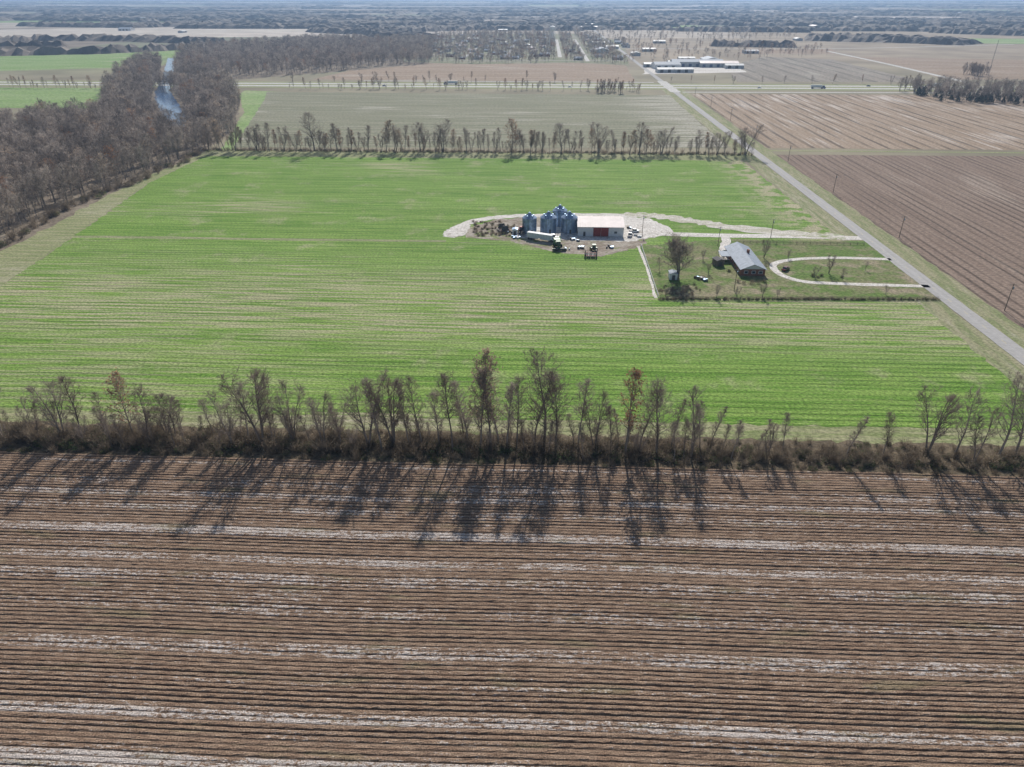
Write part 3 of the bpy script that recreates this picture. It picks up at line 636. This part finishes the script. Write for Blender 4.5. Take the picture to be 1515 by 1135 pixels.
# barn
bx0=P(855,350)[0]; bx1=P(922,350)[0]; by=P(890,350)[1]
def child(par,name,b):
    o=obj(name,b.mesh(name)); o.parent=par; return o
barn=bpy.data.objects.new('machine_shed',None); sc.collection.objects.link(barn); barn.location=(bx0,by,0.09)
W=bx1-bx0; b=B(); b.gable(0,W,0,18,4.4,6.6,'X',WHITE,WROOF,0.4); child(barn,'shell',b)
b=B(); 
for q in np.arange(0.45,W,0.9):
    if not(7.0<q<14.2): b.box((q,-0.03,2.2),(0.06,0.05,4.3),WHITE)
for q in np.arange(1,W,1.2):
    for sg in(-1,1):
        V=[(q-0.03,9+sg*9.3,4.58),(q+0.03,9+sg*9.3,4.58),(q+0.03,9,6.84),(q-0.03,9,6.84)]; b.add(V,[(0,1,2,3)],WROOF)
child(barn,'ribs',b)
b=B(); b.box((8.9,-0.08,2.0),(3.5,0.12,4.0),RED); b.box((12.5,-0.10,2.0),(3.5,0.12,4.0),RED); b.box((10.7,-0.05,4.12),(8.4,0.2,0.18),STEEL); child(barn,'sliding_doors',b)
b=B(); b.box((3,-0.07,1.05),(1.0,0.1,2.1),STEEL); b.box((17.6,-0.07,1.9),(1.3,0.1,0.9),GLASS); child(barn,'door_and_window',b)
# house
hou=bpy.data.objects.new('ranch_house',None); sc.collection.objects.link(hou); hou.location=(80.6,277,0.09)
b=B(); b.gable(0,9.6,0,29,2.8,4.8,'Y',BRICK,SHING,0.6); child(hou,'walls_and_roof',b)
b=B(); b.box((-2.4,20,2.55),(4.0,7,0.14),SHING)
for q in(16.8,23.2): b.box((-4.2,q,1.24),(0.18,0.18,2.48),WHITE)
child(hou,'porch',b)
b=B(); b.add([(0.1,-0.03,2.8),(9.5,-0.03,2.8),(4.8,-0.03,4.7)],[(0,1,2)],WHITE); child(hou,'gable_siding',b)
b=B()
for q in(2.0,5.0,7.8): b.box((q,-0.05,1.5),(1.6,0.1,1.3),WHITE); b.box((q,-0.11,1.5),(1.3,0.06,1.0),GLASS)
for q in np.arange(3,28,4.5):
    for xx_ in(-0.05,9.65): b.box((xx_,q,1.5),(0.1,1.6,1.2),GLASS)
child(hou,'windows',b)
b=B(); b.box((6.2,16,5.0),(0.9,1.4,1.6),BRICK); child(hou,'chimney',b)
def shed(px,py,w,l,h,wall,roof,rz=0):
    b=B(); b.gable(-w/2,w/2,-l/2,l/2,h,h+w*0.15,'Y',wall,roof,0.2); b.box((0,-l/2-0.04,1.0),(1.2,0.08,1.9),STEEL); X,Y=P(px,py); obj('garden_shed',b.mesh('garden_shed'),(X,Y,0.09),rz)
shed(995,412,3,4,2.4,WHITE,SHING); shed(1062,392,3.4,4,2.4,WOOD,SHINGD,0.3); shed(762,347,2.4,3,2.6,WHITE,GALVD)
# ------------------------------------------------------------------ vehicles
def car(body,pick=False):
    b=B(); b.box((0,0,0.62),(4.8,1.85,0.6),body,(0.97,0.94))
    if pick: b.box((0.2,0,1.28),(1.9,1.7,0.72),GLASS,(0.75,0.88)); b.box((0.2,0,1.67),(1.35,1.45,0.07),body); b.box((-1.5,0,0.95),(1.7,1.5,0.1),STEEL)
    else: b.box((-0.3,0,1.22),(2.7,1.65,0.6),GLASS,(0.68,0.85)); b.box((-0.3,0,1.54),(1.8,1.38,0.06),body)
    for x_ in(-1.45,1.5):
        for y_ in(-0.85,0.85): b.tube((x_,y_-0.11,0.34),(x_,y_+0.11,0.34),0.34,0.34,RUBBER,14); b.tube((x_,y_-0.12,0.34),(x_,y_+0.12,0.34),0.18,0.18,GALV,8)
    b.box((2.36,0,0.7),(0.06,1.5,0.18),WHITE); b.box((-2.37,0,0.72),(0.05,1.5,0.14),RED)
    return b.mesh('parked_car')
cr_,cw_,cb_,pk=car(CARRED),car(CARW),car(CARB),car(CARW,True)
X,Y=P(1162,400); obj('parked_car',cr_,(X,Y,0.125),0.9)
X,Y=P(1073,375); obj('parked_car',cw_,(X,Y,0.125),1.5)
X,Y=P(938,344); obj('pickup_truck',pk,(X,Y,0.12),0.3)
X,Y=P(932,350); obj('pickup_truck',pk,(X,Y,0.12),1.3)
def trailer():
    b=B(); b.box((0,0,2.3),(12.5,2.5,2.0),CARW); b.box((-3,0,1.05),(4,2.2,0.5),CARW,(1.4,1.1)); b.box((3,0,1.05),(4,2.2,0.5),CARW,(1.4,1.1)); b.box((0,0,3.34),(12.5,2.3,0.08),WHITE)
    for q in np.arange(-5.8,6,0.8):
        for s_ in(-1.27,1.27): b.box((q,s_,2.3),(0.08,0.05,1.9),GALV)
    for x_ in(-5.2,-4.0):
        for y_ in(-1.0,1.0): b.tube((x_,y_-0.25,0.5),(x_,y_+0.25,0.5),0.5,0.5,RUBBER,14)
    b.box((-4.6,0,0.9),(2.6,0.9,0.3),STEEL)
    for y_ in(-0.8,0.8): b.box((4.6,y_,0.7),(0.15,0.15,1.3),STEEL)
    return b.mesh('grain_trailer')
tr=trailer(); X,Y=P(799,356); obj('grain_trailer',tr,(X,Y,0.09),-0.42)
def tractor(col,rim):
    b=B(); b.box((1.2,0,1.6),(2.6,1.0,0.95),col,(0.95,0.85)); b.box((-0.7,0,1.3),(1.8,1.1,0.6),STEEL); b.box((-0.7,0,2.45),(1.6,1.5,1.5),GLASS,(0.9,0.9)); b.box((-0.7,0,3.25),(1.8,1.7,0.16),col)
    for y_ in(-1.15,1.15):
        b.tube((-0.9,y_-0.3,0.95),(-0.9,y_+0.3,0.95),0.95,0.95,RUBBER,18); b.tube((-0.9,y_-0.32,0.95),(-0.9,y_+0.32,0.95),0.5,0.5,rim,12)
        b.tube((1.9,y_-0.2,0.65),(1.9,y_+0.2,0.65),0.65,0.65,RUBBER,16); b.tube((1.9,y_-0.22,0.65),(1.9,y_+0.22,0.65),0.33,0.33,rim,12)
        b.box((-0.9,y_*0.95,1.98),(1.3,0.6,0.1),col)
    b.tube((1.6,0.3,2.0),(1.6,0.3,3.1),0.06,0.06,STEEL); b.box((-2.2,0,0.7),(1.0,2.6,0.3),STEEL)
    return b.mesh('tractor')
def combine():
    b=B(); b.box((0,0,2.2),(5.4,2.6,1.9),TGREEN,(0.95,0.9)); b.box((-0.6,0,3.4),(3.0,2.5,0.7),TGREEN,(1.15,1.1)); b.box((2.9,0,2.7),(1.5,1.9,1.8),GLASS,(0.85,0.9)); b.box((2.9,0,3.68),(1.7,2.0,0.14),TGREEN)
    b.box((4.2,0,1.1),(1.6,1.1,0.7),TGREEN); b.box((5.4,0,0.7),(1.1,6.2,0.8),TGREEN); b.tube((5.9,-3,0.9),(5.9,3,0.9),0.45,0.45,STEEL,10)
    for y_ in(-1.6,1.6):
        b.tube((1.8,y_-0.35,0.95),(1.8,y_+0.35,0.95),0.95,0.95,RUBBER,18); b.tube((1.8,y_-0.37,0.95),(1.8,y_+0.37,0.95),0.5,0.5,YEL,12); b.tube((-1.9,y_*0.85-0.2,0.65),(-1.9,y_*0.85+0.2,0.65),0.65,0.65,RUBBER,16)
    b.tube((1.6,1.5,3.6),(-3.4,1.7,4.0),0.2,0.2,TGREEN)
    return b.mesh('combine_harvester')
X,Y=P(824,366); obj('combine_harvester',combine(),(X,Y,0.09),-1.4)
def implement():
    b=B(); 
    for q in(-0.9,0.9): b.box((0,q,1.0),(5.5,0.18,0.2),STEEL)
    for q in np.arange(-2.6,2.7,0.65):
        b.box((q,0,0.95),(0.16,5.6,0.16),RED if int(q*10)%2 else STEEL)
        for w_ in np.arange(-2.5,2.6,1.0): b.tube((q-0.05,w_,0.3),(q+0.05,w_,0.3),0.3,0.3,STEEL,10)
    for s_ in(-1,1): b.box((0,s_*2.6,2.0),(4.0,0.2,2.2),STEEL,(0.6,1),sh=(0,s_*-0.4))
    b.box((3.8,0,0.8),(2.6,0.2,0.2),STEEL)
    for y_ in(-1,1): b.tube((0,y_-0.15,0.45),(0,y_+0.15,0.45),0.45,0.45,RUBBER,12)
    return b.mesh('disc_harrow')
X,Y=P(874,380); obj('disc_harrow',implement(),(X,Y,0.09),1.5); X,Y=P(878,372); obj('tractor',tractor(TGREEN,YEL),(X,Y,0.09),1.7)
X,Y=P(820,357); obj('tractor',tractor(CARW,WHITE),(X,Y,0.09),0.3); X,Y=P(770,345); obj('tractor',tractor(RED,WHITE),(X,Y,0.09),2.3)
X,Y=P(745,342); obj('disc_harrow',implement(),(X,Y,0.09),0.4)
pts=[P(rs.uniform(700,762),rs.uniform(328,350)) for i in range(110)]
scatter('weedy_brush',pts,CB,[0,1,3],0.3,0.6)
# highway traffic
def semi():
    b=B(); b.box((-2,0,2.6),(13,2.5,2.7),WHITE); b.box((6.6,0,1.9),(2.4,2.4,2.6),CARB,(0.85,0.95)); b.box((8.3,0,1.2),(1.4,2.0,1.2),CARB); b.box((0,0,1.0),(14,1.0,0.3),STEEL)
    for x_ in(-7.2,-6,4.4,5.6,8.2):
        for y_ in(-1,1): b.tube((x_,y_-0.2,0.5),(x_,y_+0.2,0.5),0.5,0.5,RUBBER,12)
    return b.mesh('semi_truck')
sm=semi()
for X,Y,r_ in[(330,HY-13,0),(480,HY+13,math.pi),(-120,HY+13,math.pi)]: obj('semi_truck',sm,(X,Y,0.135),r_)
for X,Y,me in[(260,HY-13,cw_),(400,HY+12,cb_),(560,HY-12,cr_),(30,HY-13,cw_),(-200,HY-12,cb_)]: obj('car',me,(X,Y,0.135),0)
# ------------------------------------------------------------------ poles, fence, yard
def pole(h=10.5):
    b=B(); b.tube((0,0,0),(0,0,h),0.17,0.11,WOOD,8); b.box((0,0,h-0.6),(2.4,0.12,0.14),WOOD)
    for q in(-1.1,0.4,1.1): b.tube((q,0,h-0.53),(q,0,h-0.3),0.05,0.05,GALV,6)
    b.tube((0.25,-0.2,h-2.2),(0.25,-0.2,h-1.3),0.2,0.2,GALV,10); return b.mesh('utility_pole')
pm=pole()
for Y in np.arange(157,940,87.5): obj('utility_pole',pm,(167,Y,0),rs.uniform(-.05,.05))
for px,py in[(1062,364),(1140,352),(950,346),(1086,430)]:
    X,Y=P(px,py); obj('utility_pole',pm,(X,Y,0.05),0.3,0.85)
b=B(); 
def fence(b,p,q,mat,h=1.3,sp=2.6,rails=(0.45,0.85,1.2)):
    p=np.array(p);q=np.array(q);L=np.linalg.norm(q-p);d=(q-p)/L;k=int(L/sp);rz=math.atan2(d[1],d[0])
    for i in range(k+1): e=p+d*sp*i; b.box((e[0],e[1],h/2),(0.14,0.14,h),mat)
    c=(p+q)/2
    for r_ in rails: b.box((c[0],c[1],r_),(L,0.05,0.13),mat,rz=rz)
fence(b,P(948,364),P(974,441),WHITE); obj('white_board_fence',b.mesh('fence'),(0,0,0.06))
strip('fence_line_path',[P(944,364),P(958,400),P(970,441)],1.2,0.095,M_GRAVEL)
b=B(); fence(b,P(976,444),P(1388,444),WOOD,1.3,3.0,(0.4,0.8,1.2)); obj('wooden_fence',b.mesh('fence2'),(0,0,0.06))
b=B(); fence(b,P(1090,360),P(1278,363),WOOD,1.2,3.0,(0.5,1.0)); obj('wooden_fence',b.mesh('fence3'),(0,0,0.06))
pts=[tuple(np.array(P(976,443))+(np.array(P(1388,444))-np.array(P(976,443)))*t+rs.uniform(-.5,.5,2)) for t in np.linspace(0,1,170)]
scatter('fence_line_weeds',pts,CB,[0,1,3,4],0.22,0.5)
X,Y=P(1003,412); o_=tree('big_oak',77,H=15,cr=7.0,cb=0.2,n1=60,n2=9,n3=15,up=0.8,tw=0.09,stems=3,r0=0.42); obj('bare_oak_tree',o_,(X,Y,0),0.6)
for px,py,k in[(1130,382,0.45),(1205,411,0.28),(1226,405,0.42),(1246,414,0.25),(1048,405,0.25),(1060,440,0.3),(1128,440,0.3),(1166,383,0.22),(1010,440,0.25),(975,400,0.3),(1090,440,0.22),(1150,440,0.2),(1040,385,0.25),(1280,400,0.2),(1310,436,0.2)]:
    X,Y=P(px,py); me=random.choice(wide); obj('ornamental_tree',me,(X,Y,0.05),rs.uniform(0,6),(k*1.1,k*1.1,k))
for px,py in[(1070,382),(1078,402),(1092,418),(1210,411),(1100,420),(1130,418),(1215,409),(1203,409),(1040,412),(1033,414),(1112,420),(1122,420),(1245,411)]:
    X,Y=P(px,py); obj('shrub',bushes[random.choice([0,3,4])],(X,Y,0.06),rs.uniform(0,6),rs.uniform(0.5,0.8))
pts=[P(rs.normal(1008,16),rs.normal(432,6)) for i in range(60)]
scatter('dead_weeds',pts,CB,[0,1],0.2,0.45)
def junk(px,py):
    b=B()
    for i in range(7): b.box((rs.uniform(-2,2),rs.uniform(-1.5,1.5),0.4),(rs.uniform(.4,1.6),rs.uniform(.4,1.2),rs.uniform(.5,1.0)),random.choice([WOOD,STEEL,GALV,WHITE]),rz=rs.uniform(0,3))
    X,Y=P(px,py); obj('stacked_farm_supplies',b.mesh('supplies'),(X,Y,0.1))
for q in[(755,345),(765,352),(930,338),(942,350),(858,368),(1062,385),(1068,392),(1035,412),(1045,415),(850,356),(900,366),(838,370)]: junk(*q)
# ------------------------------------------------------------------ light, air, camera
AZ=math.radians(3.4); EL=math.radians(35)
w=bpy.data.worlds.new('World'); sc.world=w; w.use_nodes=True; nt=w.node_tree
sky=nt.nodes.new('ShaderNodeTexSky'); sky.sky_type='NISHITA'; sky.sun_disc=False; sky.sun_elevation=EL; sky.sun_rotation=AZ
bg=nt.nodes['Background']; bg.inputs[1].default_value=0.075; nt.links.new(sky.outputs[0],bg.inputs[0])
L=bpy.data.lights.new('sun','SUN'); L.energy=5.0; L.angle=math.radians(0.5); L.color=(1.0,0.955,0.89)
o=bpy.data.objects.new('sun',L); sc.collection.objects.link(o)
d=-Vector((math.sin(AZ)*math.cos(EL),math.cos(AZ)*math.cos(EL),math.sin(EL))); o.rotation_euler=d.to_track_quat('-Z','Y').to_euler(); o.location=(0,0,300)
b=B(); hm=bpy.data.materials.new('haze_air'); hm.use_nodes=True; t=hm.node_tree; t.nodes.clear()
ou=t.nodes.new('ShaderNodeOutputMaterial'); s1=t.nodes.new('ShaderNodeVolumeScatter'); s2=t.nodes.new('ShaderNodeVolumeAbsorption'); ad=t.nodes.new('ShaderNodeAddShader')
HC_=(0.46,0.67,0.99,1); DEN=0.00011
s1.inputs['Color'].default_value=HC_; s1.inputs['Density'].default_value=DEN; s1.inputs['Anisotropy'].default_value=0.3
s2.inputs['Color'].default_value=HC_; s2.inputs['Density'].default_value=DEN
t.links.new(s1.outputs[0],ad.inputs[0]); t.links.new(s2.outputs[0],ad.inputs[1]); t.links.new(ad.outputs[0],ou.inputs['Volume'])
b.box((0,39000,196),(110000,80000,400),hm); obj('haze',b.mesh('haze'))
cam=bpy.data.cameras.new('camera'); cam.sensor_width=36; cam.lens=36*FP/1515; cam.clip_end=200000; cam.clip_start=0.5
co=bpy.data.objects.new('camera',cam); sc.collection.objects.link(co); co.location=(0,0,HC); co.rotation_euler=(math.pi/2-PITCH,0,YAW); sc.camera=co
sc.view_settings.view_transform='Standard'; sc.view_settings.look='None'; sc.view_settings.exposure=0
